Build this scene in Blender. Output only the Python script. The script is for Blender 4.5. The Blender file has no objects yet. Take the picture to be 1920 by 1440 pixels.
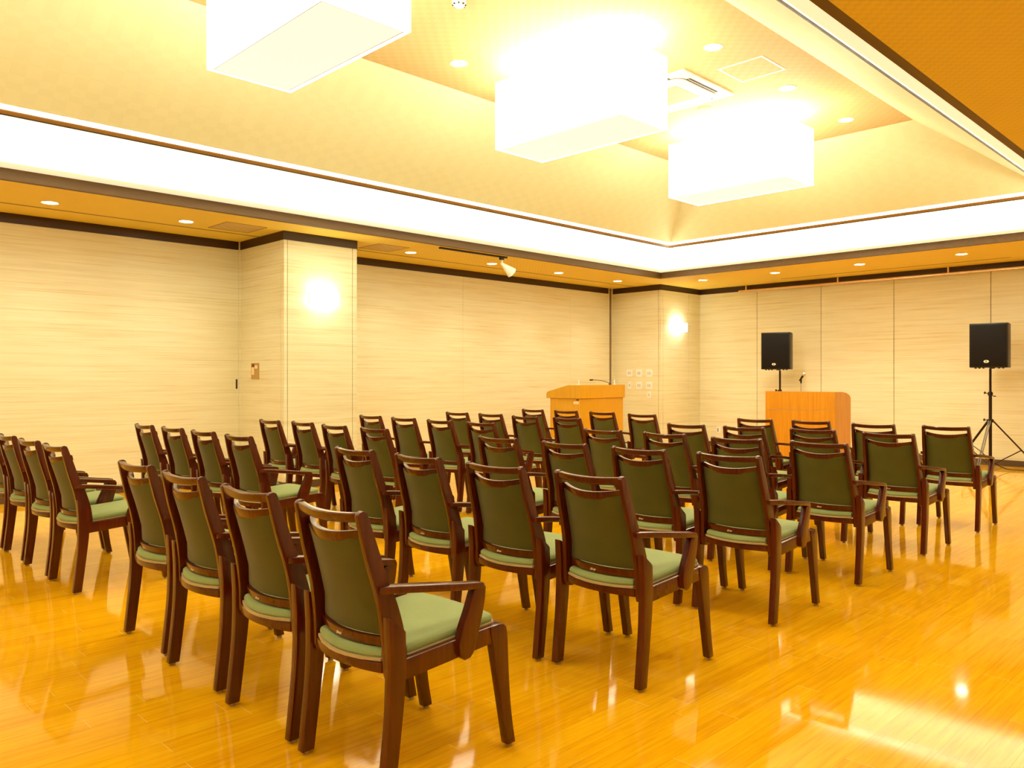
import bpy, bmesh, math, random
from mathutils import Vector, Matrix
random.seed(7)
scn = bpy.context.scene
COL = scn.collection
R = math.radians

# ------------------------------------------------------------------ materials
def mat(name, base=(.8, .8, .8), rough=.5, metal=0., coat=0., spec=.5, emit=None, estr=0., sheen=0.):
    m = bpy.data.materials.new(name); m.use_nodes = True
    b = m.node_tree.nodes['Principled BSDF']
    b.inputs['Base Color'].default_value = (*base, 1)
    b.inputs['Roughness'].default_value = rough
    b.inputs['Metallic'].default_value = metal
    b.inputs['Coat Weight'].default_value = coat
    b.inputs['Coat Roughness'].default_value = .08
    b.inputs['Specular IOR Level'].default_value = spec
    b.inputs['Sheen Weight'].default_value = sheen
    if emit:
        b.inputs['Emission Color'].default_value = (*emit, 1)
        b.inputs['Emission Strength'].default_value = estr
    return m

class NT:
    def __init__(s, m):
        s.t = m.node_tree; s.b = s.t.nodes['Principled BSDF']
    def n(s, typ, **kw):
        x = s.t.nodes.new(typ)
        for k, v in kw.items():
            if k.startswith('i_'):
                x.inputs[int(k[2:]) if k[2:].isdigit() else k[2:].replace('_', ' ')].default_value = v
            else: setattr(x, k, v)
        return x
    def l(s, a, b): s.t.links.new(a, b)
    def math(s, op, a, b=None):
        x = s.t.nodes.new('ShaderNodeMath'); x.operation = op
        for i, v in enumerate((a, b)):
            if v is None: continue
            if isinstance(v, (int, float)): x.inputs[i].default_value = v
            else: s.l(v, x.inputs[i])
        return x.outputs[0]
    def ramp(s, fac, stops):
        x = s.t.nodes.new('ShaderNodeValToRGB'); e = x.color_ramp.elements
        while len(e) < len(stops): e.new(.5)
        for el, (p, c) in zip(e, stops): el.position = p; el.color = (*c, 1)
        s.l(fac, x.inputs[0]); return x.outputs[0]
    def noise(s, vec, scale, detail=3, rough=.5):
        x = s.t.nodes.new('ShaderNodeTexNoise')
        x.inputs['Scale'].default_value = scale; x.inputs['Detail'].default_value = detail
        x.inputs['Roughness'].default_value = rough
        s.l(vec, x.inputs['Vector']); return x.outputs['Fac']
    def coords(s, scale=(1, 1, 1), loc=(0, 0, 0)):
        c = s.t.nodes.new('ShaderNodeTexCoord'); mp = s.t.nodes.new('ShaderNodeMapping')
        mp.inputs['Scale'].default_value = scale; mp.inputs['Location'].default_value = loc
        s.l(c.outputs['Object'], mp.inputs['Vector']); return mp.outputs['Vector']
    def bump(s, h, strength=.2, dist=.01):
        x = s.t.nodes.new('ShaderNodeBump'); x.inputs['Strength'].default_value = strength
        x.inputs['Distance'].default_value = dist; s.l(h, x.inputs['Height'])
        s.l(x.outputs[0], s.b.inputs['Normal'])

def m_wall():
    m = mat('wall_streaked_veneer', rough=.55, spec=.3); t = NT(m)
    a = t.noise(t.coords((.55, .55, 95)), 1, 3, .6)
    b = t.noise(t.coords((1.4, 1.4, 22), (3, 5, 7)), 1, 3, .6)
    f = t.math('ADD', t.math('MULTIPLY', a, .6), t.math('MULTIPLY', b, .4))
    t.l(t.ramp(f, [(.30, (.64, .55, .32)), (.43, (.77, .71, .46)), (.56, (.82, .79, .56)), (.72, (.85, .83, .62))]), t.b.inputs['Base Color'])
    return m
def m_ceil(name, c1, c2, sx, sy, bump=.12):
    m = mat(name, rough=.65, spec=.25); t = NT(m)
    ch = t.n('ShaderNodeTexChecker'); ch.inputs['Scale'].default_value = 1
    t.l(t.coords((sx, sy, sy), (0, 0, .5)), ch.inputs['Vector'])
    nz = t.noise(t.coords((3, 3, 3)), 1.5, 3)
    f = t.math('ADD', t.math('MULTIPLY', ch.outputs['Fac'], .5), t.math('MULTIPLY', nz, .5))
    t.l(t.ramp(f, [(.15, c1), (.85, c2)]), t.b.inputs['Base Color'])
    t.bump(ch.outputs['Fac'], bump, .002)
    return m
def m_wood(name, dark, light, rough, coat=0., axis=2, fine=60, spec=.5):
    m = mat(name, rough=rough, coat=coat, spec=spec); t = NT(m)
    s = [fine] * 3; s[axis] = fine / 22
    a = t.noise(t.coords(tuple(s)), 1, 4, .6)
    t.l(t.ramp(a, [(.3, dark), (.7, light)]), t.b.inputs['Base Color'])
    return m
def m_floor():
    m = mat('floor_glossy_planks', rough=.11, coat=.0, spec=.42); t = NT(m)
    c = t.n('ShaderNodeTexCoord'); sp = t.n('ShaderNodeSeparateXYZ'); t.l(c.outputs['Object'], sp.inputs[0])
    W, L = .1035, .92
    y = t.math('DIVIDE', sp.outputs['Y'], W); row = t.math('FLOOR', y); fy = t.math('FRACT', y)
    wn = t.n('ShaderNodeTexWhiteNoise', noise_dimensions='1D'); t.l(row, wn.inputs['W'])
    x = t.math('ADD', t.math('DIVIDE', sp.outputs['X'], L), t.math('MULTIPLY', wn.outputs['Value'], 7.3))
    cx = t.math('FLOOR', x); fx = t.math('FRACT', x)
    cb = t.n('ShaderNodeCombineXYZ'); t.l(cx, cb.inputs[0]); t.l(row, cb.inputs[1])
    w2 = t.n('ShaderNodeTexWhiteNoise', noise_dimensions='3D'); t.l(cb.outputs[0], w2.inputs['Vector'])
    off = t.n('ShaderNodeVectorMath', operation='ADD'); t.l(t.coords((1.6, 34, 1)), off.inputs[0])
    mul = t.n('ShaderNodeVectorMath', operation='SCALE'); t.l(w2.outputs['Color'], mul.inputs[0]); mul.inputs['Scale'].default_value = 9
    t.l(mul.outputs[0], off.inputs[1])
    g = t.noise(off.outputs[0], 1.6, 5, .65)
    g2 = t.noise(t.coords((6, 300, 1)), 1, 2, .6)
    f = t.math('ADD', t.math('MULTIPLY', g, .62), t.math('ADD', t.math('MULTIPLY', w2.outputs['Value'], .13), t.math('MULTIPLY', g2, .25)))
    col = t.ramp(f, [(.28, (.66, .29, .001)), (.5, (.86, .43, .003)), (.72, (.93, .54, .010))])
    # joints: thin dark line along the boards, pale line at the board ends
    jy = t.math('ADD', t.math('LESS_THAN', fy, .014), t.math('GREATER_THAN', fy, .992))
    jx = t.math('LESS_THAN', fx, .0032)
    m1 = t.n('ShaderNodeMix', data_type='RGBA'); t.l(t.math('MULTIPLY', jy, .38), m1.inputs['Factor'])
    t.l(col, m1.inputs['A']); m1.inputs['B'].default_value = (.30, .11, .008, 1)
    m2 = t.n('ShaderNodeMix', data_type='RGBA'); t.l(t.math('MULTIPLY', jx, .6), m2.inputs['Factor'])
    t.l(m1.outputs['Result'], m2.inputs['A']); m2.inputs['B'].default_value = (.95, .66, .22, 1)
    t.l(m2.outputs['Result'], t.b.inputs['Base Color'])
    rr = t.noise(t.coords((1.2, 5, 1)), 1, 3)
    t.l(t.ramp(rr, [(.3, (.045,) * 3), (.7, (.085,) * 3)]), t.b.inputs['Roughness'])
    wv = t.noise(t.coords((.9, 3.2, 1)), 1.3, 2)
    t.bump(t.math('ADD', wv, t.math('MULTIPLY', g, .05)), .06, .006)
    return m
def m_fabric(name, c1, c2, scale=260):
    m = mat(name, rough=.62, spec=.25, sheen=.15); t = NT(m)
    a = t.noise(t.coords((1, 1, 1)), scale, 2); b = t.noise(t.coords((1, 1, 1)), 9, 3)
    f = t.math('ADD', t.math('MULTIPLY', a, .5), t.math('MULTIPLY', b, .5))
    t.l(t.ramp(f, [(.3, c1), (.7, c2)]), t.b.inputs['Base Color'])
    t.bump(a, .15, .001)
    return m
def m_emit(name, col, strength):
    return mat(name, base=(.8, .78, .7), rough=.6, emit=col, estr=strength)

WARM = (1, .96, .78)
M = dict(
    wall=m_wall(), floor=m_floor(),
    soffit=m_ceil('soffit_woven_paper', (.82, .63, .10), (.88, .69, .13), 30, 30),
    flat=m_ceil('coffer_top_woven_paper', (.60, .46, .20), (.65, .50, .23), 16, 16, .06),
    slope=m_ceil('coffer_slope_square_paper', (.665, .655, .40), (.69, .68, .42), 9, 9, .0),
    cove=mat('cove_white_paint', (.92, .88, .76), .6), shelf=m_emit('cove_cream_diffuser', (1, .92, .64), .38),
    lip=mat('coffer_lip_wood', (.26, .13, .025), .5), slot=mat('shadow_gap', (.012, .006, .002), .6),
    band=m_wood('dark_brown_ceiling_band', (.10, .052, .008), (.135, .072, .013), .55, axis=0, fine=30),
    trimd=mat('dark_brown_wall_trim', (.042, .018, .008), .4),
    seam=mat('panel_joint', (.16, .09, .03), .7), base=mat('dark_baseboard', (.10, .055, .02), .45),
    bronze=mat('bronze_channel', (.26, .16, .08), .4, .3),
    wood=m_wood('chair_red_brown_wood', (.060, .0062, .0006), (.108, .0125, .0014), .25, .3, spec=.45),
    seat=m_fabric('seat_sage_green_vinyl', (.245, .315, .105), (.305, .385, .145)),
    back=m_fabric('backrest_green_vinyl_shaded', (.074, .074, .006), (.096, .095, .009)),  # same vinyl as the seat, with its shade put into the colour
    piping=mat('seat_beige_edge', (.52, .40, .20), .5), glide=mat('beige_foot_glide', (.45, .33, .18), .5),
    mark=mat('pale_printed_mark', (.85, .66, .42), .5),
    oak=m_wood('lectern_orange_oak', (.57, .225, .004), (.70, .33, .010), .35, .1, axis=2, fine=40),
    maple=m_wood('console_maple', (.64, .325, .008), (.70, .38, .014), .38, .1, axis=2, fine=50),
    black=mat('black_plastic', (.009, .006, .004), .4, spec=.35), grille=mat('black_speaker_grille', (.008, .006, .004), .8, spec=.2),
    glint_leg=mat('black_tube_painted_glint', (.15, .12, .08), .45, .4), metalb=mat('black_tube_metal', (.03, .014, .008), .3, .5), steel=mat('brushed_steel', (.62, .58, .5), .28, .9),
    white=mat('white_plastic', (.93, .93, .88), .4), plate=mat('switch_grey', (.62, .60, .52), .4),
    rail=mat('satin_bronze_rail', (.80, .58, .34), .25, .75), brown=mat('brown_metal_plate', (.50, .33, .10), .4, .4),
    redb=mat('dark_red_label', (.20, .035, .01), .5), cream=mat('cream_label', (.9, .72, .45), .5),
    shade=m_emit('lamp_shade_glowing_fabric', WARM, 5.2), diff=m_emit('lamp_lower_diffuser', (1, .98, .86), .42),
    shadeup=m_emit('lamp_open_top', WARM, 6.5), line=mat('diffuser_gasket', (.16, .09, .02), .7),
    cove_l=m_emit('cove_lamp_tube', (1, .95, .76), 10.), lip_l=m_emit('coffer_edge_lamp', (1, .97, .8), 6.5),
    dl=m_emit('downlight_lamp', (1, .92, .7), 22.), dring=mat('downlight_white_ring', (.85, .76, .55), .45),
    sconce=m_emit('sconce_glass', WARM, 4.5), sctop=m_emit('sconce_open_top', WARM, 30.),
    acw=mat('ac_white_plastic', (.88, .84, .70), .45), acd=mat('ac_dark_slot', (.10, .07, .03), .5),
    acg=mat('ac_intake_mesh', (.60, .50, .30), .6),
)
# intake mesh pattern on the air conditioner
_t = NT(M['acg']); _c = _t.n('ShaderNodeTexChecker'); _c.inputs['Scale'].default_value = 90
_t.l(_t.coords(), _c.inputs['Vector']); _c.inputs['Color1'].default_value = (.74, .62, .38, 1); _c.inputs['Color2'].default_value = (.40, .30, .14, 1)
_t.l(_c.outputs['Color'], _t.b.inputs['Base Color'])

# ------------------------------------------------------------------ mesh helpers
class MB:
    def __init__(s): s.b = bmesh.new()
    def poly(s, vs): return s.b.faces.new([s.b.verts.new(v) for v in vs])
    def box(s, x0, x1, y0, y1, z0, z1):
        v = [s.b.verts.new((x, y, z)) for x in (x0, x1) for y in (y0, y1) for z in (z0, z1)]
        for f in ((0, 1, 3, 2), (4, 6, 7, 5), (0, 4, 5, 1), (2, 3, 7, 6), (0, 2, 6, 4), (1, 5, 7, 3)):
            s.b.faces.new([v[i] for i in f])
        return s
    def prism(s, pts, a0, a1, plane='xz'):
        """extrude a 2-D outline along the remaining axis"""
        def P(p, a):
            return {'xz': (p[0], a, p[1]), 'yz': (a, p[0], p[1]), 'xy': (p[0], p[1], a)}[plane]
        A = [s.b.verts.new(P(p, a0)) for p in pts]; B = [s.b.verts.new(P(p, a1)) for p in pts]
        n = len(pts); s.b.faces.new(A); s.b.faces.new(B[::-1])
        for i in range(n): s.b.faces.new((A[i], B[i], B[(i + 1) % n], A[(i + 1) % n]))
        return s
    def sweep(s, rings, close=True):
        """connect a list of equal-length rings of points"""
        V = [[s.b.verts.new(p) for p in r] for r in rings]; n = len(V[0])
        for a, b in zip(V, V[1:]):
            for i in range(n): s.b.faces.new((a[i], a[(i + 1) % n], b[(i + 1) % n], b[i]))
        if close: s.b.faces.new(V[0][::-1]); s.b.faces.new(V[-1])
        return s
    def tube(s, pts, r, n=10):
        pts = [Vector(p) for p in pts]; rings = []
        for i, p in enumerate(pts):
            d = (pts[min(i + 1, len(pts) - 1)] - pts[max(i - 1, 0)]).normalized()
            u = d.cross(Vector((0, 0, 1)));  u = u if u.length > 1e-3 else d.cross(Vector((1, 0, 0)))
            u.normalize(); w = d.cross(u); rr = r[i] if isinstance(r, (list, tuple)) else r
            rings.append([p + (u * math.cos(2 * math.pi * k / n) + w * math.sin(2 * math.pi * k / n)) * rr for k in range(n)])
        return s.sweep(rings)
    def lathe(s, prof, c=(0, 0, 0), n=24):
        rings = [[(c[0] + r * math.cos(2 * math.pi * k / n), c[1] + r * math.sin(2 * math.pi * k / n), c[2] + z) for k in range(n)] for r, z in prof]
        return s.sweep(rings)
    def bow(s, w0, w1, x, zc, th, ht, bow, sag=0, n=14, xt=0.):
        """board spanning y=-w..w, bowed backwards; th thickness, ht height, xt = tilt in x over the height"""
        rings = []
        for i in range(n + 1):
            u = -1 + 2 * i / n; k = 1 - u * u; xx = x - bow * k; z = zc - sag * k
            yb, yt = u * w0, u * w1
            rings.append([(xx - th / 2 + xt / 2, yb, z - ht / 2), (xx + th / 2 + xt / 2, yb, z - ht / 2),
                          (xx + th / 2 - xt / 2, yt, z + ht / 2), (xx - th / 2 - xt / 2, yt, z + ht / 2)])
        return s.sweep(rings)
    def bevel(s, w, seg=2, ang=32):
        s.b.normal_update()
        es = [e for e in s.b.edges if len(e.link_faces) == 2 and e.calc_face_angle(0) > R(ang)]
        bmesh.ops.bevel(s.b, geom=es, offset=w, segments=seg, profile=.6, affect='EDGES', clamp_overlap=True)
        return s
    def xf(s, fn):
        for v in s.b.verts: v.co = fn(v.co.copy())
        return s
    def build(s, name, m, parent=None, smooth=True, fixn=True):
        if fixn: bmesh.ops.recalc_face_normals(s.b, faces=s.b.faces)
        me = bpy.data.meshes.new(name); s.b.to_mesh(me); s.b.free()
        if smooth:
            me.polygons.foreach_set('use_smooth', [True] * len(me.polygons))
            me.set_sharp_from_angle(angle=R(38))
        me.materials.append(m)
        o = bpy.data.objects.new(name, me); COL.objects.link(o)
        if parent: o.parent = parent
        return o
def thing(name, label, cat, loc=(0, 0, 0), rz=0, group=None):
    o = bpy.data.objects.new(name, None); COL.objects.link(o)
    o.location = loc; o.rotation_euler = (0, 0, rz); o.empty_display_size = .1
    return tag(o, label, cat, group)
def tag(o, label, cat, group=None):
    o['label'] = label; o['category'] = cat
    if group: o['group'] = group
    return o
def struct(o): o['kind'] = 'structure'; return o
def light(name, kind, loc, energy, color, parent, **kw):
    d = bpy.data.lights.new(name, kind); d.energy = energy; d.color = color
    for k, v in kw.items(): setattr(d, k, v)
    o = bpy.data.objects.new(name, d); COL.objects.link(o); o.location = loc; o.parent = parent
    return o

# ------------------------------------------------------------------ room shell
XB, XF, YN, YL = -5.1, 13.425, -1.6, 9.527       # back, front, near and left walls
ZS, ZT = 3.006, 4.273                             # soffit and coffer top
CX0, CX1, CY0, CY1 = -3.125, 11.465, 1.558, 7.983  # coffer opening
PY, P1A, P1B, P2A = 8.42, 4.60, 5.595, 12.12    # pillar faces

struct(MB().box(XB - .2, XF + .2, YN - .2, YL + .2, -.12, 0).build('floor', M['floor'], smooth=False))

def rect(d): return (CX0 + d, CX1 - d, CY0 + d, CY1 - d)
def ring(mb, d1, z1, d2, z2):
    a, b = rect(d1), rect(d2)
    A = [(a[0], a[2], z1), (a[1], a[2], z1), (a[1], a[3], z1), (a[0], a[3], z1)]
    B = [(b[0], b[2], z2), (b[1], b[2], z2), (b[1], b[3], z2), (b[0], b[3], z2)]
    for i in range(4): mb.poly([A[i], A[(i + 1) % 4], B[(i + 1) % 4], B[i]])
    return mb
# soffit = the ceiling; the coffer surfaces are its parts
mb = MB(); x0, x1, y0, y1 = rect(0)
mb.box(XB, XF, YN, y0, ZS, ZS + .06).box(XB, XF, y1, YL, ZS, ZS + .06)
mb.box(XB, x0, y0, y1, ZS, ZS + .06).box(x1, XF, y0, y1, ZS, ZS + .06)
ceiling = struct(mb.build('ceiling', M['soffit'], smooth=False))
mb = MB(); ring(mb, .632, 3.478, 1.728, ZT); mb.build('coffer_slope', M['slope'], ceiling, False)
a = rect(1.728); mb = MB(); mb.box(a[0] - .02, a[1] + .02, a[2] - .02, a[3] + .02, ZT, ZT + .05)
mb.build('coffer_top', M['flat'], ceiling, False)
mb = MB(); ring(mb, -.22, 3.08, -.22, 3.72); ring(mb, -.22, 3.72, .565, 3.64); ring(mb, .565, 3.64, .565, 3.424)
mb.build('cove_wall', M['cove'], ceiling, False)
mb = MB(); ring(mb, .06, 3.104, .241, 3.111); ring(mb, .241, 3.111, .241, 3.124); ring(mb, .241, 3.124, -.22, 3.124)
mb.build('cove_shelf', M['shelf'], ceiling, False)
mb = MB(); ring(mb, .562, 3.424, .562, 3.409); ring(mb, .562, 3.409, .578, 3.417)
mb.build('shadow_gap', M['slot'], ceiling, False)
mb = MB(); ring(mb, .578, 3.417, .600, 3.436); ring(mb, .600, 3.436, .604, 3.446)
mb.build('coffer_lip', M['lip'], ceiling, False)
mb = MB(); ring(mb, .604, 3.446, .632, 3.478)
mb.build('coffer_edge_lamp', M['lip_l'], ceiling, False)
mb = MB(); ring(mb, .02, 3.145, .10, 3.145); ring(mb, .02, 3.145, .02, 3.18); ring(mb, .02, 3.18, .10, 3.18); ring(mb, .10, 3.18, .10, 3.145)
mb.build('cove_lamp', M['cove_l'], ceiling, False)
mb = MB(); ring(mb, 0, ZS, .06, ZS); ring(mb, .06, ZS, .06, 3.104); ring(mb, 0, ZS, 0, 3.124)
struct(mb.build('trim_1', M['band'], smooth=False))

# walls as runs of veneer panels with open joints over a dark backing
def wall_run(name, axis, at, out, a0, a1, seams, z1=2.904):
    """axis 'x': the wall runs along x and stands at y=at; out = +1/-1 side of the solid"""
    g = .0018 if name == 'wall_left' else .0045; cuts = [a0] + list(seams) + [a1]; mb = MB()
    def bx(m, u0, u1, d0, d1, z0, zz):
        lo, hi = sorted((at + out * d0, at + out * d1))
        if axis == 'x': m.box(u0, u1, lo, hi, z0, zz)
        else: m.box(lo, hi, u0, u1, z0, zz)
    for i, (u, w) in enumerate(zip(cuts, cuts[1:])):
        bx(mb, u + (g if i else 0), w - (g if i < len(cuts) - 2 else 0), 0, .02, .0, ZS)
    o = struct(mb.build(name, M['wall'], smooth=False))
    mb = MB(); bx(mb, a0, a1, .02, .12, 0, ZS); mb.build('joint_backing', M['seam'], o, False)
    return o
def strip(name, mat_, segs, z0, z1, t):
    """dark strip hugging the visible wall faces. segs: (axis, at, sign into the room, a0, a1)"""
    mb = MB()
    for ax, at, sg, a0, a1 in segs:
        lo, hi = sorted((at, at + sg * t))
        if ax == 'x': mb.box(a0, a1, lo, hi, z0, z1)
        else: mb.box(lo, hi, a0, a1, z0, z1)
    return struct(mb.build(name, mat_, smooth=False))
wl = wall_run('wall_left', 'x', YL, 1, XB, 11.98, [-3.3, -1, 1.2, P1A - .012, 8.31, 10.895])
wall_run('wall_front', 'y', XF, 1, YN, PY, [.8, 2.05, 3.44, 4.825, 6.027, 7.223])
wall_run('wall_near', 'x', YN, -1, XB, XF, [-4, -2.8, -1.5, 0, 1.5, 3, 4.5, 6, 7.5, 9, 10.5, 12])
wall_run('wall_back', 'y', XB, -1, YN, YL, [-.5, 1, 2.5, 4, 5.5, 7, 8.3])
def pillar(name, xa, xb, sfront, yend, sside):
    g = .0035; mb = MB(); t = .02
    c = [xa + t] + sfront + [xb]
    for i, (u, w) in enumerate(zip(c, c[1:])): mb.box(u + (g if i else -t), w - (g if i < len(c) - 2 else 0), PY, PY + t, 0, ZS)
    c = [PY + t] + sside + [yend]
    for i, (u, w) in enumerate(zip(c, c[1:])): mb.box(xa, xa + t, u + (g if i else .0), w - (g if i < len(c) - 2 else 0), 0, ZS)
    if xb < 10: mb.box(xb - t, xb, PY + t, yend, 0, ZS)
    o = struct(mb.build(name, M['wall'], smooth=False))
    mb = MB(); mb.box(xa + t, xb - t, PY + t, yend, 0, ZS); mb.build('joint_backing', M['seam'], o, False)
pillar('wall_pillar_left', P1A, P1B, [4.645, 5.53], YL, [8.50])
pillar('wall_pillar_corner', P2A, XF, [12.185, 13.04], YL + .1, [8.475])
segs = [('x', YL, -1, XB, P1A), ('y', P1A, -1, PY, YL), ('x', PY, -1, P1A - .012, P1B + .0), ('y', P1B, 1, PY, YL), ('x', YL, -1, P1B, 11.98),
        ('y', P2A, -1, PY, YL), ('x', PY, -1, P2A - .012, XF), ('y', XF, -1, YN, PY), ('x', YN, 1, XB, XF), ('y', XB, 1, YN, YL)]
strip('trim_2', M['trimd'], segs, 2.904, ZS, .008)
strip('baseboard_left', M['base'], segs[:7], 0, .09, .007)
strip('baseboard_front', M['base'], segs[7:8], 0, .09, .007)
strip('baseboard_near', M['base'], segs[8:], 0, .09, .007)
# bronze channel in the corner beside the second pillar
mb = MB(); mb.box(11.98, 12.005, YL - .01, YL + .1, 0, ZS).box(12.095, P2A, YL - .008, YL + .1, 0, ZS)
struct(mb.build('trim_3', M['wall'], smooth=False))
struct(MB().box(12.005, 12.095, YL + .02, YL + .1, 0, ZS).build('trim_4', M['bronze'], smooth=False))
# pale corner strip where the left wall meets the first pillar
struct(MB().box(P1A - .022, P1A - .0, YL - .02, YL, 0, ZS - .002).build('trim_5', M['wall'], smooth=False))
# recessed finger pull on the sliding panel
MB().box(4.543, 4.566, YL - .003, YL + .001, 1.164, 1.284).build('finger_pull', M['trimd'], wl, False)
# curtain channels cut into the soffit
mb = MB(); mb.box(XB, P1A, 8.985, 9.015, ZS - .002, ZS + .001).box(P1B, P2A, 8.985, 9.015, ZS - .002, ZS + .001)
struct(mb.build('trim_6', mat('soffit_channel_shadow', (.26, .13, .03), .6), smooth=False))
struct(MB().box(12.915, 12.945, 3.06, 6.51, ZS - .002, ZS + .001).build('trim_7', mat('soffit_channel_brown', (.30, .15, .03), .6), smooth=False))

# access hatches (thin outline frames)
def hatch(x0, x1, y0, y1, z, m, label, w=.012):
    t = thing('ceiling_hatch', label, 'access hatch', ((x0 + x1) / 2, (y0 + y1) / 2, z), group='ceiling access hatches')
    cx, cy = (x1 - x0) / 2, (y1 - y0) / 2; d = .003
    mb = MB(); mb.box(-cx, cx, -cy, -cy + w, -d, 0).box(-cx, cx, cy - w, cy, -d, 0)
    mb.box(-cx, -cx + w, -cy + w, cy - w, -d, 0).box(cx - w, cx, -cy + w, cy - w, -d, 0)
    mb.build('frame', m, t, False)
    MB().box(-cx + w, cx - w, -cy + w, cy - w, -.0012, 0).build('panel', M['flat'] if z > 3 else M['soffit'], t, False)
hatch(6.80, 7.27, 3.605, 4.075, ZT, M['acw'], 'square white framed access hatch in the coffered ceiling top beside the air conditioner', .02)
hatch(3.89, 4.37, 8.37, 8.85, ZS, M['lip'], 'square access hatch in the low ceiling left of the first pillar', .008)
hatch(5.90, 6.38, 8.37, 8.85, ZS, M['lip'], 'square access hatch in the low ceiling right of the first pillar', .008)

# ------------------------------------------------------------------ big box lamps
def box_lamp(cx, label, group='glowing box pendant lamps'):
    t = thing('box_pendant_lamp', label, 'ceiling lamp', (cx, 4.77, 3.48), group=group)
    hx, hy, H = .327, .751, .635; w = .03; s = .006
    mb = MB()
    mb.box(-hx, hx, -hy, -hy + s, 0, H).box(-hx, hx, hy - s, hy, 0, H).box(-hx, -hx + s, -hy + s, hy - s, 0, H).box(hx - s, hx, -hy + s, hy - s, 0, H)
    mb.box(-hx, hx, -hy, -hy + w, -.002, .006).box(-hx, hx, hy - w, hy, -.002, .006).box(-hx, -hx + w, -hy + w, hy - w, -.002, .006).box(hx - w, hx, -hy + w, hy - w, -.002, .006)
    mb.build('lamp_shade', M['shade'], t, False)
    g = .006
    MB().box(-hx + w + g, hx - w - g, -hy + w + g, hy - w - g, -.001, .004).build('diffuser', M['diff'], t, False)
    mb = MB(); mb.box(-hx + w, hx - w, -hy + w, -hy + w + g, -.0018, .004).box(-hx + w, hx - w, hy - w - g, hy - w, -.0018, .004)
    mb.box(-hx + w, -hx + w + g, -hy + w, hy - w, -.0018, .004).box(hx - w - g, hx - w, -hy + w, hy - w, -.0018, .004)
    mb.build('gasket', M['line'], t, False)
    MB().box(-hx + .05, hx - .05, -hy + .05, hy - .05, H - .06, H - .05).build('upper_diffuser', M['shadeup'], t, False)
    for y in (-.45, .45):
        MB().tube([(0, y, H - .06), (0, y, ZT - 3.48)], .009).build('hanging_rod', M['white'], t)
box_lamp(2.745, 'large glowing white box lamp at the top left of the photo, nearest the camera')
box_lamp(5.555, 'middle glowing white box lamp hanging beside the ceiling air conditioner')
box_lamp(-.095, 'added unseen box lamp behind the camera, brightening the left floor')  # extra lamp out of view, added to brighten the left floor
box_lamp(8.436, 'glowing white box lamp farthest from the camera, above the front rows')

# downlights
def downlight(x, y, z, label, r=.068, group='round downlights', e=26, seen=True):
    t = thing('downlight', label, 'downlight', (x, y, z), group=group)
    MB().lathe([(r, -.001), (r + .012, -.005), (r + .018, -.002), (r + .018, 0), (r, 0)], n=28).build('ring', M['dring'], t)
    mb = MB(); mb.lathe([(r, -.002), (r, -.0005)], n=28); mb.build('lamp', M['dl'], t)
    light('downlight_beam', 'SPOT', (0, 0, -.02), e, (1, .96, .78), t, spot_size=R(110), spot_blend=.8, shadow_soft_size=.06)
ordn = ['first', 'second', 'third', 'fourth', 'fifth', 'sixth', 'seventh', 'eighth', 'ninth', 'tenth']
for k, x in enumerate((2.247, 3.573, 6.632, 8.144, 9.629, 11.179)):
    where = ['leftmost downlight in the low ceiling along the left wall', 'downlight in the low ceiling just left of the first pillar',
             'downlight in the low ceiling just right of the first pillar', 'downlight in the low ceiling beside the white cone spotlight',
             'downlight in the low ceiling right of the white cone spotlight', 'last downlight along the left wall, before the far corner'][k]
    downlight(x, 8.68, ZS, where)
for k, y in enumerate((7.548, 6.204, 4.85, 3.462, 2.1, .75)):
    where = ['downlight in the low ceiling nearest the corner pillar with the sconce', 'downlight above the small left loudspeaker, second from the corner pillar',
             'downlight in the low front ceiling between the two loudspeakers', 'downlight in the low ceiling above the right loudspeaker',
             'front ceiling downlight one place right of the right loudspeaker', 'front ceiling downlight farthest right of the right loudspeaker'][k]
    downlight(12.12, y, ZS, where, e=46)
for k, x in enumerate((-3.75, -2.25, -.75, .75, 2.25, 3.57, 5.1, 6.63, 8.14, 9.63)):  # row out of view, added for the light it gives
    downlight(x, .86, ZS, 'added unseen downlight in the near low ceiling, %s from the back wall' % ordn[k])
for k, x in enumerate((-3.75, -2.25, -.75, .75)):  # further unseen downlights, added to lift the dark left floor
    downlight(x, 8.68, ZS, 'added unseen downlight along the left wall, %s from the back wall' % ordn[k])
for k, (x, y, s) in enumerate([(4.932, 5.715, 'downlight in the coffer top between the nearest and middle box lamps'),
        (6.318, 3.828, 'downlight in the coffer top above right of the ceiling air conditioner'),
        (7.751, 3.828, 'downlight in the coffer top right of the square white hatch'),
        (9.189, 3.830, 'downlight in the coffer top right of the farthest box lamp'),
        (3.49, 5.715, 'downlight hidden above the nearest box lamp'), (6.32, 5.715, 'downlight hidden above the middle box lamp'),
        (9.19, 5.715, 'downlight hidden above the farthest box lamp')]):
    downlight(x, y, ZT, s, .07)

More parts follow.
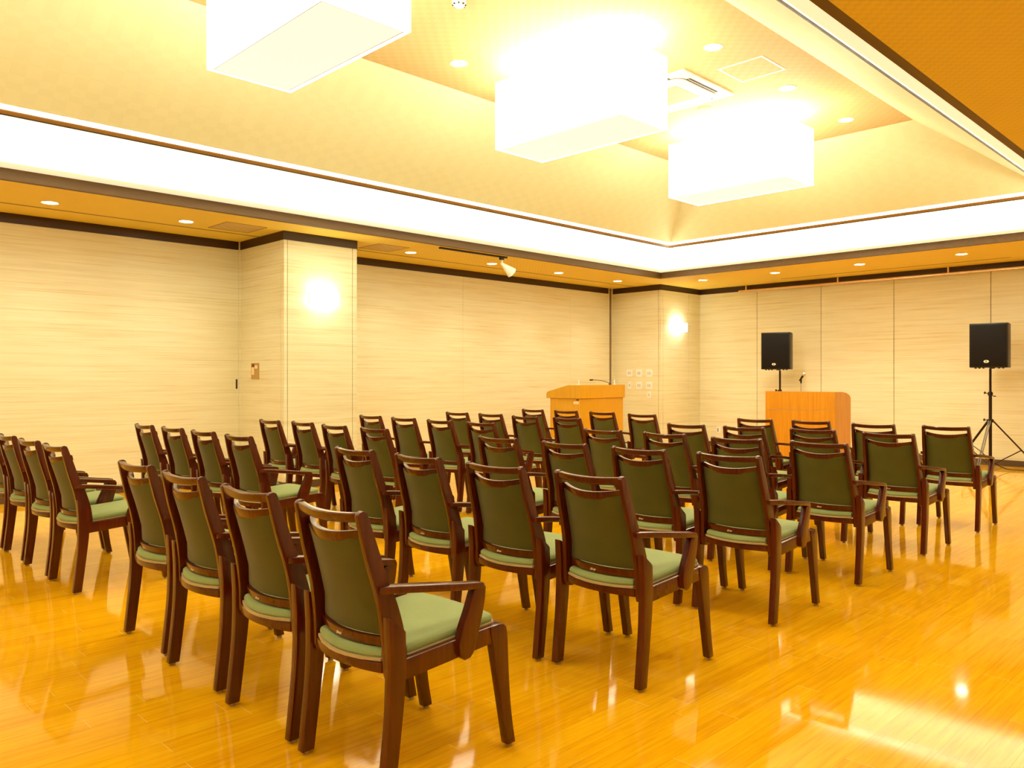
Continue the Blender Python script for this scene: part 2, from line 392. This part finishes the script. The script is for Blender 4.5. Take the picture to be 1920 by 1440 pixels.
# smoke detector, ceiling speaker ring, air conditioner
t = thing('smoke_detector', 'small white smoke detector on the coffer top at the photo upper edge', 'smoke detector', (4.117, 4.765, ZT))
MB().lathe([(.055, 0), (.055, -.02), (.04, -.045), (.015, -.05)], n=24).build('body', M['white'], t)
mb = MB()
for k in range(8):
    an = k * math.pi / 4; c, s_ = math.cos(an), math.sin(an)
    mb.box(.0, .012, -.006, .006, -.004, .004)
    for v in list(mb.b.verts)[-8:]:
        p = v.co; v.co = Vector(((.043 + p.x) * c - p.y * s_, (.043 + p.x) * s_ + p.y * c, -.034 + p.z))
mb.build('vent', M['slot'], t, False)
t = thing('ceiling_speaker', 'small round flush speaker grille beside the ceiling air conditioner', 'ceiling speaker', (7.69, 4.765, ZT))
MB().lathe([(.085, 0), (.085, -.004), (.075, -.008), (.0001, -.008)], n=28).build('grille', M['flat'], t)
t = thing('ceiling_air_conditioner', 'square white ceiling cassette air conditioner between middle and farthest box lamps', 'air conditioner', (7.02, 4.765, ZT))
MB().box(-.47, .47, -.48, .47, -.02, 0).bevel(.006).build('panel', M['acw'], t)
def rr(hx, hy, r, n=7):
    return [(sx * (hx - r) + r * math.cos(a0 + k * math.pi / 2 / n), sy * (hy - r) + r * math.sin(a0 + k * math.pi / 2 / n))
            for sx, sy, a0 in ((1, 1, 0), (-1, 1, math.pi / 2), (-1, -1, math.pi), (1, -1, 1.5 * math.pi)) for k in range(n + 1)]
MB().prism(rr(.375, .375, .13), -.022, -.014, 'xy').build('shadow_ring', M['acd'], t)
MB().prism(rr(.365, .365, .125), -.035, -.018, 'xy').bevel(.004).build('intake_cover', M['acw'], t)
MB().prism(rr(.22, .22, .01), -.0375, -.03, 'xy').build('intake_mesh', M['acg'], t, False)
for k in range(4):
    an = k * math.pi / 2
    def rot(v, an=an): return Vector((v.x * math.cos(an) - v.y * math.sin(an), v.x * math.sin(an) + v.y * math.cos(an), v.z))
    mb = MB().box(-.26, .26, -.412, -.368, -.0235, -.012).xf(rot); sl = mb.build('air_slot', M['slot'], t, False)
    MB().box(-.255, .255, -.396, -.385, -.027, -.02).xf(rot).build('louver_blade', M['bronze'], sl, False)

# wall sconces
def sconce(x0, x1, label):
    t = thing('wall_sconce', label, 'wall lamp', ((x0 + x1) / 2, PY, 2.165), group='glowing wall sconces')
    w = (x1 - x0) / 2; s = .006
    mb = MB(); mb.box(-w, w, -.115, -.115 + s, 0, .155).box(-w, -w + s, -.109, -.012, 0, .155).box(w - s, w, -.109, -.012, 0, .155).box(-w + s, w - s, -.10, -.02, 0, .006)
    mb.build('glass_shade', M['sconce'], t, False)
    MB().box(-w, w, -.012, 0, .01, .15).build('back_plate', M['white'], t, False)
    MB().tube([(-w * .4, -.06, .06), (w * .4, -.06, .06)], .018).build('bulb', M['sctop'], t)
sconce(4.925, 5.27, 'glowing rectangular sconce on the first pillar, left of the photo centre')
sconce(12.43, 12.81, 'glowing rectangular sconce on the far corner pillar')

# track and cone spotlight; near track end
t = thing('lighting_track', 'black ceiling track above the left wall carrying the cone spotlight', 'lighting track', (7.23, 8.05, ZS))
MB().box(-.61, .61, -.018, .018, -.022, 0).bevel(.002, 1).build('track_bar', M['black'], t)
t = thing('lighting_track', 'end of a black ceiling track at the right photo edge', 'lighting track', (7.42, 1.50, ZS))
MB().box(-.61, .61, -.018, .018, -.022, 0).bevel(.002, 1).build('track_bar', M['black'], t)
t = thing('cone_spotlight', 'white ribbed cone spotlight hanging from the black ceiling track', 'spotlight', (7.74, 8.05, ZS - .022))
MB().box(-.035, .035, -.016, .016, -.03, 0).bevel(.003).build('adapter', M['black'], t)
MB().tube([(0.01, 0, -.03), (0.01, 0, -.09)], .009).build('stem', M['white'], t)
d = Vector((.62, -.10, -.42)).normalized(); p0 = Vector((.01, 0, -.085))
MB().tube([p0 - d * .02, p0, p0 + d * .05, p0 + d * .056, p0 + d * .20, p0 + d * .20], [.012, .022, .032, .038, .078, .001], 20).build('cone_shade', M['white'], t)

# picture rail on the front wall
t = thing('hanging_rail', 'long satin bronze rail hung below the ceiling along the front wall', 'rail', (13.325, 0, 2.895))
MB().box(-.012, .012, -1.5, 7.54, -.019, .019).bevel(.006, 2).build('rail_bar', M['rail'], t)
for y in (7.386, 5.692, 3.991, 2.29, .6, -1.1):
    MB().box(-.008, .008, y - .012, y + .012, .018, .111).build('bracket', M['rail'], t, False)

# ------------------------------------------------------------------ small wall things
t = thing('wall_notice_plate', 'small brown plate with red and white labels on the first pillar side', 'wall plate', (P1A, 9.118, 1.383))
MB().box(-.006, 0, -.10, .10, -.099, .099).bevel(.002, 1).build('plate', M['brown'], t)
MB().box(-.008, -.006, .018, .085, .052, .085).build('red_label', M['redb'], t, False)['label'] = 'dark red square label'
MB().box(-.008, -.006, .02, .082, -.045, .045).build('white_label', M['cream'], t, False)['label'] = 'tall cream label'
MB().box(-.008, -.006, -.062, .008, .03, .07).build('small_label', M['cream'], t, False)['label'] = 'small cream label'
def switch(y0, y1, z0, z1, label, n):
    cy, cz = (y0 + y1) / 2, (z0 + z1) / 2; hw, hh = (y1 - y0) / 2, (z1 - z0) / 2
    t = thing('wall_switch', label, 'switch plate', (P2A, cy, cz), group='white switch plates on the corner pillar')
    MB().box(-.008, 0, -hw, hw, -hh, hh).bevel(.003, 1).build('plate', M['white'], t)
    for k in range(n):
        c = (k - (n - 1) / 2) * .04
        MB().box(-.0115, -.008, c - .014, c + .014, -.028, .028).build('button', M['plate'], t, False)
switch(9.06, 9.19, 1.326, 1.458, 'square white switch plate, top row left, on the corner pillar', 2)
switch(8.839, 8.973, 1.318, 1.456, 'square white switch plate, top row middle, on the corner pillar', 2)
switch(8.612, 8.743, 1.318, 1.455, 'square white switch plate, top row right, on the corner pillar', 2)
switch(9.084, 9.159, 1.096, 1.226, 'narrow white switch plate, second row left, on the corner pillar', 1)
switch(8.839, 8.973, 1.090, 1.226, 'square white switch plate, second row middle, on the corner pillar', 2)
switch(8.612, 8.743, 1.091, 1.227, 'square white switch plate, second row right, on the corner pillar', 2)
switch(8.636, 8.719, .923, 1.050, 'narrow white switch plate, lowest one, on the corner pillar', 1)
t = thing('wall_outlet', 'white wall outlet with dark socket low on the front wall', 'outlet', (XF, 8.014, .314))
MB().box(-.008, 0, -.04, .04, -.062, .062).bevel(.003, 1).build('plate', M['white'], t)
MB().box(-.010, -.008, .003, .018, -.036, .034).build('socket', M['slot'], t, False)

# ------------------------------------------------------------------ text
def text_mesh(txt, size, m, parent, name, depth=.0006):
    c = bpy.data.curves.new('tx', 'FONT'); c.body = txt; c.size = size; c.extrude = depth; c.align_x = 'CENTER'; c.align_y = 'CENTER'; c.resolution_u = 3
    o = bpy.data.objects.new('tx', c); COL.objects.link(o); bpy.context.view_layer.update()
    me = bpy.data.meshes.new_from_object(o); bpy.data.objects.remove(o); bpy.data.curves.remove(c)
    me.materials.clear(); me.materials.append(m)
    ob = bpy.data.objects.new(name, me); COL.objects.link(ob); ob.parent = parent
    return ob

# ------------------------------------------------------------------ armchair
def curve(pts, n=5):
    """Catmull-Rom through the points (open)"""
    P = [Vector(p) for p in pts]; out = []
    for i in range(len(P) - 1):
        a, b, c, d = P[max(i - 1, 0)], P[i], P[i + 1], P[min(i + 2, len(P) - 1)]
        for k in range(n):
            u = k / n
            out.append(.5 * ((2 * b) + (c - a) * u + (2 * a - 5 * b + 4 * c - d) * u * u + (3 * b - a - 3 * c + d) * u ** 3))
    return out + [P[-1]]
def back_x(z):
    """x of the centre line of the leaning back posts"""
    return -.020 - .16 * max(0, z - .62) - .12 * max(0, z - .45) + .018 * 1 + max(0, .55 - z) * .05
def make_chair():
    t = thing('armchair', '', 'chair'); W = M['wood']
    C = lambda pts, n=4: [tuple(p) for p in curve(pts, n)]
    # rear legs stand outside the back posts and end in a slanted top
    rl = C([(-.034, .012), (-.022, .12), (-.008, .255), (-.003, .37)]) + [(-.004, .46), (-.010, .566)] \
        + [(.002, .560), (.046, .524), (.055, .512)] + C([(.058, .42), (.054, .335), (.036, .18), (.014, .012)])
    fl = C([(.504, .012), (.470, .19), (.448, .30), (.432, .385)]) + [(.425, .41), (.42, .444), (.468, .446)] \
        + [(.486, .442), (.497, .431), (.502, .412)] + C([(.505, .38), (.514, .22), (.526, .11), (.544, .012)])
    for s in (-1, 1):
        for prof, gx in ((rl, -.010), (fl, .524)):
            y0, y1 = sorted((s * .212, s * .246))
            o = MB().prism(prof, y0, y1).bevel(.0045).build('leg', W, t)
            MB().lathe([(.011, 0), (.012, .003), (.012, .012), (.002, .0125)], (gx, s * .229, 0), 12).build('foot_glide', M['glide'], o)
        bp = C([(-.083, .880), (-.052, .74), (-.014, .60), (.002, .48), (.006, .385)]) + [(.014, .360), (.055, .352), (.084, .378)] \
            + C([(.086, .42), (.080, .50), (.056, .592), (.026, .665), (-.012, .78), (-.044, .876)]) + [(-.050, .888), (-.062, .893), (-.076, .889)]
        mb = MB().prism(bp, -.011, .011).bevel(.0035)
        mb.xf(lambda v, s=s: Vector((v.x, v.y + s * (.200 - .025 * max(0, (v.z - .42) / .47)), v.z)))
        mb.build('back_post', W, t)
        y0, y1 = sorted((s * .216, s * .242))
        MB().prism([(.050, .360), (.050, .424), (.42, .444), (.445, .445), (.445, .39), (.428, .385)], y0, y1).bevel(.003).build('seat_rail', W, t)
        cl = curve([(-.015, .196, .645), (.06, .214, .640), (.18, .234, .626), (.28, .242, .612), (.356, .243, .602)], 4)
        wd = [.020 + .006 * math.sin(math.pi * i / (len(cl) - 1)) for i in range(len(cl))]
        rings = []
        for p, w_ in zip(cl, wd):
            rings.append([(p.x, s * (p.y - w_), p.z - .012), (p.x, s * (p.y + w_), p.z - .012), (p.x, s * (p.y + w_), p.z + .012), (p.x, s * (p.y - w_), p.z + .012)])
        e = cl[-1]; rings.append([(e.x + .028, s * (e.y - .018), e.z - .016), (e.x + .028, s * (e.y + .019), e.z - .016), (e.x + .020, s * (e.y + .019), e.z + .007), (e.x + .020, s * (e.y - .018), e.z + .007)])
        MB().sweep(rings).bevel(.005).build('armrest', W, t)
        ap = C([(.385, .598), (.378, .54), (.356, .46), (.330, .385)]) + [(.314, .370), (.288, .367), (.270, .380)] \
            + C([(.264, .42), (.278, .47), (.306, .53), (.330, .590)])
        y0, y1 = sorted((s * .229, s * .261))
        MB().prism(ap, y0, y1).bevel(.0045).build('arm_support', W, t)
    # bowed boards of the back: crest, slat and lower rail
    MB().bow(.168, .166, -.063, .872, .032, .032, .024, .007, xt=.010).bevel(.009, 3).build('crest_rail', W, t)
    MB().bow(.166, .166, -.022, .818, .024, .034, .050, .019, xt=.008).bevel(.005).build('back_slat', W, t)
    lr = MB().bow(.188, .186, .040, .471, .020, .034, .044, .003, xt=.006).bevel(.004).build('lower_rail', W, t)
    lg = text_mesh('alvar', .0165, M['mark'], lr, 'logo')
    lg.matrix_local = Matrix.Translation((.040 - .044 - .0112, .018, .468)) @ Matrix(((0, 0, -1, 0), (-1, 0, 0, 0), (0, 1, 0, 0), (0, 0, 0, 1)))
    lg['label'] = 'pale printed maker mark'
    rings = []; n = 14
    XZ = {.488: .050, .56: .046, .63: .028, .70: .008, .810: -.026}
    for i in range(n + 1):
        u = -1 + 2 * i / n; k = 1 - u * u; prof = []
        for side, zs_ in ((-1, [.488, .56, .63, .70, .810]), (1, [.810, .70, .63, .56, .488])):
            for z in zs_:
                prof.append((XZ[z] - .042 * k + side * .012, u * (.186 - .018 * (z - .48) / .32), z - .018 * k * (z - .488) / .312))
        rings.append(prof)
    MB().sweep(rings).bevel(.004, 2, 50).build('back_panel', M['back'], t)
    # seat: beige edge board and cushion, sloping slightly to the back
    half = [(.482, 0), (.480, .11), (.470, .200), (.452, .217), (.085, .213), (.078, .182), (.012, .176), (-.016, .11), (-.030, .045)]
    out = half + [(-.033, 0)] + [(x, -y) for x, y in half[1:][::-1]]
    sl = lambda v: Vector((v.x, v.y, v.z - .062 * (.48 - v.x)))
    MB().prism([(x + (.004 if x > .3 else -.005 if x < .02 else 0), y * 1.012) for x, y in out], .444, .4525, 'xy').xf(sl).build('seat_edge', M['piping'], t)
    mb = MB(); rings = []
    for z, sc in ((.4525, .985), (.460, 1.0), (.470, .993), (.477, .965), (.481, .90), (.483, .6), (.4835, .2)):
        rings.append([(.225 + (x - .225) * sc, y * sc, z) for x, y in out])
    mb.sweep(rings).xf(sl).build('seat_cushion', M['seat'], t)
    MB().bow(.188, .188, .014, .396, .020, .032, .034, 0).bevel(.003).build('rear_apron', W, t)
    MB().box(.466, .490, -.214, .214, .395, .442).bevel(.003).build('front_apron', W, t)
    return t
chair0 = make_chair()

def dup(root):
    r = root.copy(); COL.objects.link(r)
    for ch in list(root.children):
        c = ch.copy(); COL.objects.link(c); c.parent = r; c.matrix_parent_inverse = ch.matrix_parent_inverse.copy()
        for g in list(ch.children):
            q = g.copy(); COL.objects.link(q); q.parent = c; q.matrix_parent_inverse = g.matrix_parent_inverse.copy()
    return r
# positions on the floor: (x, y, heading in degrees); seats counted from the right
ROWS = {
'r1b1': [(1.444, 2.236, 1), (1.446, 2.803, 1.2), (1.458, 3.421, 1.5), (1.477, 4.027, 1.5)],
'r1b2': [(1.504, 5.470, 1.5), (1.504, 6.05, 2), (1.51, 6.66, 1), (1.51, 7.25, .5)],
'r2b1': [(2.705, 2.205, .8), (2.665, 2.755, 1.5), (2.672, 3.355, -.5), (2.672, 3.95, 0)],
'r2b2': [(2.68, 5.442, 1), (2.702, 6.09, 1), (2.707, 6.70, 1.5), (2.70, 7.305, 0)],
'r3b1': [(3.91, 2.24, 1.2), (3.87, 2.802, 1.5), (3.868, 3.378, -1), (3.875, 4.002, 0)],
'r3b2': [(3.845, 5.437, -1), (3.845, 6.044, -1), (3.9, 6.675, -1.5), (3.857, 7.225, -.5)],
'r4b1': [(5.045, 2.252, .3), (4.995, 2.81, 1.5), (5.055, 3.435, -1.5), (5.033, 4.01, -.5)],
'r4b2': [(5.055, 5.47, .5), (5.035, 6.045, -1), (5.055, 6.66, 1.5), (5.09, 7.303, .5)],
'r5b1': [(6.243, 2.26, -.6), (6.29, 2.865, 0), (6.19, 3.42, 1), (6.16, 3.97, 1)],
'r5b2': [(6.25, 5.46, -1), (6.19, 6.01, .5), (6.315, 6.689, .5), (6.30, 7.26, 1)],
'r6b1': [(7.49, 2.245, .4), (7.38, 2.81, 1), (7.52, 3.45, .5), (7.45, 4.00, 1)],
'r6b2': [(7.475, 5.41, .5), (7.60, 6.09, -.5), (7.61, 6.68, -.5), (7.60, 7.25, -1)],
}
rown = ['nearest row', 'second row', 'third row', 'fourth row', 'fifth row', 'farthest row']
seatn = ['rightmost seat', 'second seat from right', 'third seat from right', 'leftmost seat']
first = True
for r_ in range(6):
    for b_ in (1, 2):
        for k_, (x, y, a_) in enumerate(ROWS['r%db%d' % (r_ + 1, b_)]):
            c = chair0 if first else dup(chair0); first = False
            c.location = (x, y, 0); c.rotation_euler = (0, 0, R(a_))
            c['label'] = 'wooden armchair with green seat, %s of %s block, %s' % (rown[r_], 'right' if b_ == 1 else 'left', seatn[k_])
            c['category'] = 'chair'; c['group'] = 'green and brown armchairs set out in rows'

# ------------------------------------------------------------------ lecterns
t = thing('lectern', 'orange oak lectern with rounded side top, between the two loudspeakers', 'lectern', (11.25, 5.38, 0))
side = [(0, 0), (0, 1.10), (.17, 1.10)] + [(.17 + .37 * math.sin(k * math.pi / 16), 1.10 - .105 * (1 - math.cos(k * math.pi / 16))) for k in range(1, 9)] + [(.54, 0)]
for s in (-1, 1):
    y0, y1 = sorted((s * .535, s * .513))
    MB().prism(side, y0, y1).bevel(.002, 1).build('side_panel', M['oak'], t)
MB().box(.0, .022, -.513, .513, .0, 1.10).bevel(.001, 1).build('front_panel', M['oak'], t)
MB().box(-.0015, .001, -.468, .484, .828, .833).build('inlay_strip', M['steel'], t, False)['label'] = 'thin grey metal inlay line'
MB().prism([(.022, 1.055), (.022, 1.077), (.18, 1.077), (.52, .975), (.52, .953), (.18, 1.055)], -.513, .513).build('desk_top', M['oak'], t)
MB().box(.022, .50, -.513, .513, .60, .62).build('shelf', M['oak'], t, False)
MB().box(.022, .50, -.513, .513, .05, .07).build('bottom_shelf', M['oak'], t, False)
t = thing('table_microphone', 'silver handheld microphone on a short stand on the oak lectern', 'microphone', (11.36, 5.404, 1.079))
MB().lathe([(.055, 0), (.055, .008), (.012, .016), (.008, .02)]).build('base', M['metalb'], t)
MB().tube([(0, 0, .015), (0, 0, .145)], .008).build('pole', M['steel'], t)
MB().tube([(0, 0, .14), (0, -.002, .20)], [.011, .013], 10).build('clip', M['black'], t)
p0 = Vector((0, .022, .178)); d = Vector((-.15, -.62, .78)).normalized()
MB().tube([p0, p0 + d * .10], [.011, .017], 14).build('microphone_body', M['black'], t)
MB().tube([p0 + d * (.10 + .042 * (1 - math.cos(k * math.pi / 8)) * .5 * 1.25) for k in range(9)], [max(.001, .026 * math.sin(max(.68, k * math.pi / 8))) if k < 8 else .001 for k in range(9)], 16).build('microphone_head', M['steel'], t)

t = thing('console_desk', 'light maple console desk with sloping top near the corner of the left wall', 'lectern', (9.62, 8.07, 0))
MB().box(-.53, .53, -.30, .30, 0, .99).bevel(.003, 1).build('cabinet_body', M['maple'], t)
top = [(-.32, .99), (-.32, 1.194), (-.09, 1.192), (.315, 1.095)] + [(.315 + .045 * math.sin(k * math.pi / 8), 1.05 + .045 * math.cos(k * math.pi / 8)) for k in range(5)] + [(.36, .99)]
MB().prism(top, -.553, .553, 'yz').bevel(.003, 1).build('desk_top', M['maple'], t)
lb = MB().box(-.5325, -.53, -.285, -.18, .905, .947).build('white_tag', M['cream'], t, False); lb['label'] = 'small cream tag'
MB().box(-.533, -.53, -.285, -.235, .96, .98).build('small_sticker', M['redb'], t, False)['label'] = 'small dark sticker'
t = thing('gooseneck_microphone', 'thin black gooseneck microphone arching over the maple console desk', 'microphone', (10.06, 7.965, 1.196))
MB().lathe([(.022, 0), (.022, .01), (.006, .014)]).build('base', M['black'], t)
MB().tube([(v.x, v.y, v.z) for v in curve([(0, 0, .01), (-.06, 0, .034), (-.19, 0, .058), (-.34, 0, .070), (-.43, 0, .073)])], .0045, 8).build('gooseneck', M['black'], t)
MB().tube([(-.42, 0, .073), (-.43, 0, .073), (-.49, 0, .071), (-.505, 0, .070)], [.006, .012, .012, .006], 12).build('capsule', M['black'], t)
for x, l in ((9.22, 'thin white upright rod on the left end of the maple console desk'), (10.09, 'thin white upright rod on the right end of the maple console desk')):
    t = thing('card_holder', l, 'card holder', (x, 7.90, 1.193), group='white rods on the console desk')
    MB().box(-.03, .03, -.02, .02, 0, .007).build('foot', M['white'], t, False)
    MB().box(-.005, .005, -.006, .006, .007, .082).build('rod', M['white'], t, False)

# ------------------------------------------------------------------ loudspeakers
def speaker(x, y, z, yaw, label):
    t = thing('loudspeaker', label, 'loudspeaker', (x, y, z), yaw, group='black loudspeakers on tripod stands')
    # local -x = front
    plan = [(-.17, -.235), (-.17, .235), (-.10, .24), (.18, .205), (.18, -.205), (-.10, -.24)]
    MB().prism(plan, 0, .62, 'xy').bevel(.012, 3).build('cabinet', M['black'], t)
    MB().box(-.182, -.168, -.22, .22, .022, .598).bevel(.01, 2).build('front_grille', M['grille'], t)
    el = [(.033 * math.cos(a * math.pi / 12), .020 * math.sin(a * math.pi / 12)) for a in range(24)]
    bd = MB().prism([(p[0] + .02, p[1] + .085) for p in el], -.186, -.181, 'yz').build('badge', M['cream'], t); bd['label'] = 'oval white badge'
    mb = MB().box(-.1875, -.186, .016, .026, .073, .098); mb.build('badge_mark', M['black'], bd, False)
    mb = MB()
    for yy in (-.17, -.12, -.06, .07, .12, .17): mb.lathe([(.014, -.014), (.016, 0)], (-.12 + abs(yy) * .1, yy, 0), 12)
    mb.build('base_knobs', M['black'], t)
    MB().lathe([(.026, -.015), (.03, 0)], (.02, 0, 0), 16).build('pole_socket', M['black'], t)
    return t
def stand(x, y, az, label, top=1.445):
    t = thing('speaker_stand', label, 'speaker stand', (x, y, 0), group='black tripod speaker stands'); B = M['metalb']
    MB().tube([(0, 0, .06), (0, 0, 1.09)], .021, 16).build('outer_pole', B, t)
    MB().tube([(0, 0, 1.07), (0, 0, top - .016)], .016, 16).build('inner_pole', B, t)
    c = MB().lathe([(.028, 1.05), (.032, 1.06), (.032, 1.09), (.024, 1.105)], n=18).build('collar', M['black'], t)
    MB().tube([(0, .03, 1.08), (0, .06, 1.088), (0, .062, 1.088), (0, .078, 1.09)], [.006, .006, .018, .018], 10).build('locking_knob', M['black'], c)
    MB().tube([(0, -.03, 1.045), (0, -.07, 1.042)], .007, 8).build('safety_pin', M['black'], c)
    h = MB().lathe([(.03, .67), (.042, .68), (.042, .71), (.03, .72)], n=18).build('leg_hub', M['black'], t)
    MB().tube([(0, .04, .702), (0, .068, .706), (0, .07, .706), (0, .085, .707)], [.006, .006, .018, .018], 10).build('hub_knob', M['black'], h)
    MB().lathe([(.022, .04), (.030, .05), (.030, .10), (.022, .11)], n=18).build('lower_hub', M['black'], t)
    for k in range(3):
        a = R(az + 120 * k); u = Vector((math.cos(a), math.sin(a), 0)); n_ = Vector((-u.y, u.x, 0)) * .012
        lm = M['glint_leg'] if k == 2 else B  # reflection on the black tube painted as an even grey on this leg
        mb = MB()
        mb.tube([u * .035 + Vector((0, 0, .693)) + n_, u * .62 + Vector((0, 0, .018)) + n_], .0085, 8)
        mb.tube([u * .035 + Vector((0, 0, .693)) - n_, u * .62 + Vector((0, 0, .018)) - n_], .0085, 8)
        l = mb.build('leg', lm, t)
        if k == 2: l['label'] = 'black metal leg, reflection painted grey'
        MB().tube([u * .60 + Vector((0, 0, .030)), u * .655 + Vector((0, 0, .012))], [.017, .012], 10).build('rubber_foot', M['black'], l)
        MB().tube([u * .03 + Vector((0, 0, .075)), u * .385 + Vector((0, 0, .285))], .0075, 8).build('leg_brace', B, t)
    return t
# screen-right direction in the room is -44 degrees from x
S = -44.6
speaker(12.70, 3.25, 1.445, R(2), 'black loudspeaker at the right photo edge')
stand(12.72, 3.265, S - 16, 'black tripod stand holding the right loudspeaker')
speaker(12.70, 6.45, 1.445, R(13), 'black loudspeaker behind the oak lectern')
stand(12.72, 6.422, S + 50, 'black tripod stand behind the oak lectern, holding the left loudspeaker')
pts = curve([(12.80, 3.46, .008), (12.70, 3.62, .36), (12.62, 3.56, .40), (12.60, 3.40, .30), (12.66, 3.12, .06), (12.9, 2.9, .008), (13.2, 2.5, .008), (13.3, 1.9, .008), (13.3, .9, .008)])
tag(MB().tube([tuple(p) for p in pts], .006, 6).build('speaker_cable', M['black']), 'thin black cable looping at the right loudspeaker stand', 'cable')

# ------------------------------------------------------------------ world, camera, view
w = bpy.data.worlds.new('room_dark'); scn.world = w; w.use_nodes = True
w.node_tree.nodes['Background'].inputs[0].default_value = (1, .8, .5, 1)
w.node_tree.nodes['Background'].inputs[1].default_value = .0
cd = bpy.data.cameras.new('camera'); co = bpy.data.objects.new('camera', cd); COL.objects.link(co)
co.location = (0, 0, 1.3)
# forward azimuth 45.38 deg from +x, level; horizon at pixel row 708.6 of 1440
co.rotation_euler = (R(90), 0, R(45.378 - 90))
cd.sensor_width = 36; cd.lens = 36 * 1493.77 / 1920; cd.shift_y = -(720 - 708.63) / 1920
cd.clip_start = .05; cd.clip_end = 100
scn.camera = co
vs = scn.view_settings
vs.view_transform = 'Standard'; vs.look = 'None'; vs.gamma = 1; vs.use_curve_mapping = False
vs.exposure = .87
scn.display_settings.display_device = 'sRGB'
